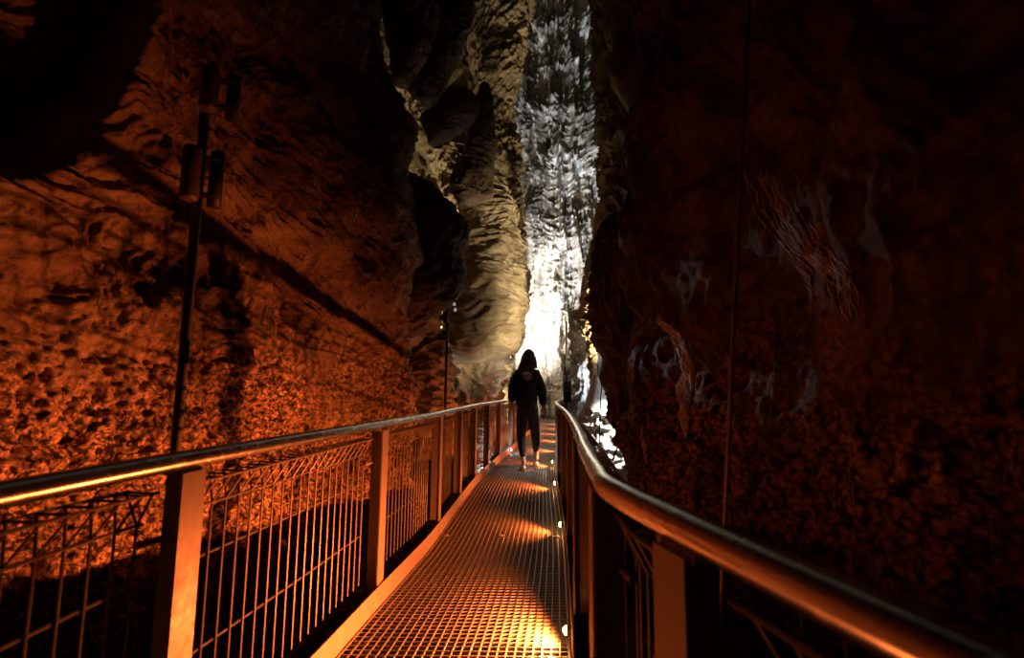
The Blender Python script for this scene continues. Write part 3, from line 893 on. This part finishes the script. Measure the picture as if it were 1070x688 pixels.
# body: one continuous skinned figure
b = {}
names = ['pelvis', 'waist', 'chest', 'neck', 'skull', 'crown', 'shl', 'ell', 'wrl', 'pal', 'shr', 'elr', 'wrr', 'par',
         'hpl', 'knl', 'anl', 'hpr', 'knr', 'anr', 'htl', 'htr']
pos = [w3(551.5, 424), w3(550, 410, .0), w3(550, 394, .01), w3(551.5, 383.5, .0), w3(552.5, 376, .02), w3(552.5, 369.5, .01),
       w3(539.5, 391), w3(536, 407, -.01), w3(534.3, 421, .03), w3(534, 426.5, .05),
       w3(561, 391), w3(566, 409, -.03), w3(568.6, 425, .04), w3(569.6, 431, .06),
       w3(546, 430), w3(544.5, 453, .03), w3(547, 482, -.06), w3(557, 430), w3(559.5, 452, .12), w3(561.3, 478, .24),
       w3(546.5, 488, -.05), w3(561, 483.5, .26)]
rad = [(.08, .055), (.09, .065), (.14, .10), .048, (.074, .09), (.05, .06), .055, .042, .027, (.016, .03), .055, .042, .027, (.016, .03),
       .06, .045, .034, .06, .045, .034, .03, .03]
I = {n: i for i, n in enumerate(names)}
ed = [('pelvis', 'waist'), ('waist', 'chest'), ('chest', 'neck'), ('neck', 'skull'), ('skull', 'crown'), ('chest', 'shl'), ('shl', 'ell'), ('ell', 'wrl'), ('wrl', 'pal'),
      ('chest', 'shr'), ('shr', 'elr'), ('elr', 'wrr'), ('wrr', 'par'), ('pelvis', 'hpl'), ('hpl', 'knl'), ('knl', 'anl'), ('anl', 'htl'), ('pelvis', 'hpr'), ('hpr', 'knr'), ('knr', 'anr'), ('anr', 'htr')]
E = [(I[a], I[c]) for a, c in ed]
# fingers and thumb for both hands
for sd, pal, wr in ((-1, 'pal', 'wrl'), (1, 'par', 'wrr')):
    p = pos[I[pal]]; dirv = (p - pos[I[wr]]).normalized()
    for k, (off, ln) in enumerate(((-.030, .068), (-.010, .078), (.011, .074), (.030, .058))):
        i0 = len(pos)
        a1 = p + Y * off + dirv * .030; a2 = a1 + dirv * ln * .5 + X * (-sd * .006); a3 = a1 + dirv * ln * .85 + X * (-sd * .024)
        pos += [a1, a2, a3]; rad += [.0095, .0085, .007]
        E += [(I[pal], i0), (i0, i0 + 1), (i0 + 1, i0 + 2)]
    i0 = len(pos); t0 = p + Y * .036 - dirv * .01 + X * (-sd * .012)
    pos += [t0, t0 + dirv * .03 + Y * .018 - X * sd * .006, t0 + dirv * .055 + Y * .02 - X * sd * .012]; rad += [.011, .010, .008]
    E += [(I[pal], i0), (i0, i0 + 1), (i0 + 1, i0 + 2)]
skin('body', pos, E, rad, SKIN)


def sub_skin(name, keys, extra, mat, edges, sub=2):
    ps = []; rs = []; idx = {}
    for k, r in keys:
        idx[k] = len(ps); ps.append(extra.get(k, pos[I[k]] if k in I else None)); rs.append(r)
    return skin(name, ps, [(idx[a], idx[c]) for a, c in edges], rs, mat)


hem = w3(550.3, 429, .0); mid = w3(550, 414)
ex = {'hem': hem, 'mid': mid, 'cufl': w3(534.4, 420.5, .03), 'cufr': w3(568.5, 424.5, .04), 'yoke': w3(550.7, 388.5, .01), 'col': w3(551.3, 384.5, .0),
      'chest': w3(550, 396, .01), 'waist': w3(550, 406), 'shl': w3(540.5, 391.5), 'shr': w3(560.3, 391.5)}
sub_skin('hoodie', [('chest', (.185, .13)), ('yoke', (.135, .10)), ('col', (.085, .08)), ('waist', (.165, .12)), ('mid', (.168, .125)), ('hem', (.175, .135)),
                    ('shl', (.088, .088)), ('ell', (.078, .078)), ('cufl', (.056, .058)), ('shr', (.088, .088)), ('elr', (.076, .076)), ('cufr', (.054, .058))],
         ex, HOOD, [('chest', 'yoke'), ('yoke', 'col'), ('chest', 'waist'), ('waist', 'mid'), ('mid', 'hem'), ('chest', 'shl'), ('shl', 'ell'), ('ell', 'cufl'), ('chest', 'shr'), ('shr', 'elr'), ('elr', 'cufr')])
ex = {'pelvis': w3(551.2, 413), 'cl': w3(546.6, 478.5, -.055), 'cr': w3(561, 475, .23), 'tl': w3(545.4, 441), 'tr': w3(558, 441, .06), 'cfl': w3(545, 463, -.01), 'cfr': w3(560.5, 462, .16)}
sub_skin('leggings', [('pelvis', (.12, .10)), ('hpl', .088), ('tl', .082), ('knl', .070), ('cfl', .066), ('cl', .046), ('hpr', .088), ('tr', .082), ('knr', .070), ('cfr', .064), ('cr', .046)],
         ex, LEG, [('pelvis', 'hpl'), ('hpl', 'tl'), ('tl', 'knl'), ('knl', 'cfl'), ('cfl', 'cl'), ('pelvis', 'hpr'), ('hpr', 'tr'), ('tr', 'knr'), ('knr', 'cfr'), ('cfr', 'cr')])
# shoes
for px, dy in ((546.6, -.10), (561.3, .22)):
    x0 = at(px, 470, PD).x
    vs, fs = [], []
    sec = [(0, .028, .045, .018), (.03, .036, .07, .0), (.08, .037, .078, .0), (.13, .038, .062, .0), (.19, .046, .045, .0), (.24, .042, .035, .002), (.27, .022, .022, .006)]
    n = 16
    for yy, wx, h, z0 in sec:
        for k in range(n):
            a = 2 * math.pi * k / n
            vs.append(Vector((x0 + math.cos(a) * wx, PD + dy + yy, max(.002 + z0, z0 + h / 2 + math.sin(a) * h / 2 * 1.15))))
    for i in range(len(sec) - 1):
        for k in range(n): fs.append((i * n + k, i * n + (k + 1) % n, (i + 1) * n + (k + 1) % n, (i + 1) * n + k))
    fs.append(tuple(range(n))[::-1]); q = (len(sec) - 1) * n; fs.append(tuple(range(q, q + n)))
    o = link('shoe', vs, fs, SHOE, per, True); ss = o.modifiers.new('s', 'SUBSURF'); ss.levels = 1; ss.render_levels = 2
# hair: long, parted over both shoulders, head turned to the right
rows = [(364.8, .012, .012, 552.6), (366, .045, .055, 552.6), (368.5, .075, .088, 552.6), (372, .093, .105, 552.4), (376, .099, .11, 551.8), (380, .105, .105, 551), (384, .118, .095, 550.2),
        (388, .118, .08, 549.2), (391.5, .085, .055, 547.5), (394, .04, .03, 546)]
vs, fs = [], []; n = 48
for py, a, b_, cx in rows:
    p = w3(cx, py, -.015 if py < 380 else -.055)
    for k in range(n):
        w = 2 * math.pi * k / n; rr = 1 + .045 * math.sin(k * 5.3) + .03 * math.sin(k * 2.1 + py)
        vs.append(p + X * math.cos(w) * a * rr + Y * math.sin(w) * b_ * rr)
for i in range(len(rows) - 1):
    for k in range(n): fs.append((i * n + k, (i + 1) * n + k, (i + 1) * n + (k + 1) % n, i * n + (k + 1) % n))
fs.append(tuple(range(n))); q = (len(rows) - 1) * n; fs.append(tuple(range(q, q + n))[::-1])
o = link('hair', vs, fs, HAIR, per, True); ss = o.modifiers.new('s', 'SUBSURF'); ss.levels = 1; ss.render_levels = 2
m = MB()
for k in range(10):
    a0 = 543.5 + k * .35; m.tube([w3(a0 + 2, 379, -.05 - .003 * k), w3(a0 - .5, 384, -.06), w3(a0 - 1.6, 388 + (k % 3), -.09)], [.009, .009, .002], 6)
AUB = metal_mat('auburn_hair', (.10, .035, .018), .45, 0)
m.build('hair_strands', AUB, per, True)
m = MB()
for k in range(8):
    a0 = 557.6 + k * .28; m.tube([w3(a0 - .6, 373, -.02 - .004 * k), w3(a0 + .5, 379, -.04), w3(a0 + 1.2, 385 + (k % 3) * .6, -.085)], [.010, .012, .003], 6)
m.build('hair_strands', AUB, per, True)
# turned face: cheek, nose and jaw showing past the hair on the right are part of the body; ear and face features
# pale arched print on the back of the hoodie
m = MB()


def stroke(p, q, r=.0065):
    m.tube([p, q], r, 5)


cx, cy = 550.4, 393.6
yb = -.148
for i in range(7):  # arched row of block characters
    a = R(28) - i * R(56) / 6
    ox = -math.sin(a) * 8.2; oy = -math.cos(a) * 8.2 + 5.6
    def g(u, v):
        c_, s_ = math.cos(-a), math.sin(-a)
        X_ = ox + u * c_ - v * s_; Y_ = oy + u * s_ + v * c_
        return w3(cx + X_, cy - .5 + Y_, yb)
    h_ = 1.5; w_ = .5
    shapes = [[(-w_, h_), (-w_, -h_), (w_, -h_), (w_, 0), (-w_, 0)], [(-w_, h_), (0, -h_), (w_, h_)], [(-w_, -h_), (w_, -h_), (w_, h_), (-w_, h_), (-w_, -h_)],
              [(w_, -h_), (-w_, -h_), (-w_, h_), (w_, h_)], [(-w_, h_), (-w_, -h_), (w_, -h_), (w_, h_)], [(-w_, -h_), (-w_, h_), (w_, h_)], [(w_, -h_), (-w_, -h_), (-w_, 0), (w_, 0), (w_, h_), (-w_, h_)]]
    s_ = shapes[i]
    for p, q in zip(s_, s_[1:]): stroke(g(*p), g(*q))
for k in range(20):
    a, c_ = 2 * math.pi * k / 20, 2 * math.pi * (k + 1) / 20
    stroke(w3(cx + .6 + math.cos(a) * 4.2, cy + 1.6 + math.sin(a) * 2.0, yb), w3(cx + .6 + math.cos(c_) * 4.2, cy + 1.6 + math.sin(c_) * 2.0, yb), .005)
    stroke(w3(cx + .6 + math.cos(a) * 1.7, cy + 1.6 + math.sin(a) * 1.0, yb), w3(cx + .6 + math.cos(c_) * 1.7, cy + 1.6 + math.sin(c_) * 1.0, yb), .005)
po = m.build('back_print', PRINT, per)

# ------------------------------------------------------------------ world and view
wd = bpy.data.worlds.new('world'); SC.world = wd; wd.use_nodes = True
wd.node_tree.nodes['Background'].inputs[0].default_value = (.5, .38, .3, 1)
wd.node_tree.nodes['Background'].inputs[1].default_value = .0012
vs_ = SC.view_settings
vs_.view_transform = 'Standard'; vs_.look = 'None'; vs_.gamma = 1; vs_.use_curve_mapping = False
vs_.exposure = 0.0
SC.cycles.use_denoising = True
SC.cycles.max_bounces = 6; SC.cycles.diffuse_bounces = 3; SC.cycles.glossy_bounces = 3
SC.cycles.sample_clamp_indirect = 4
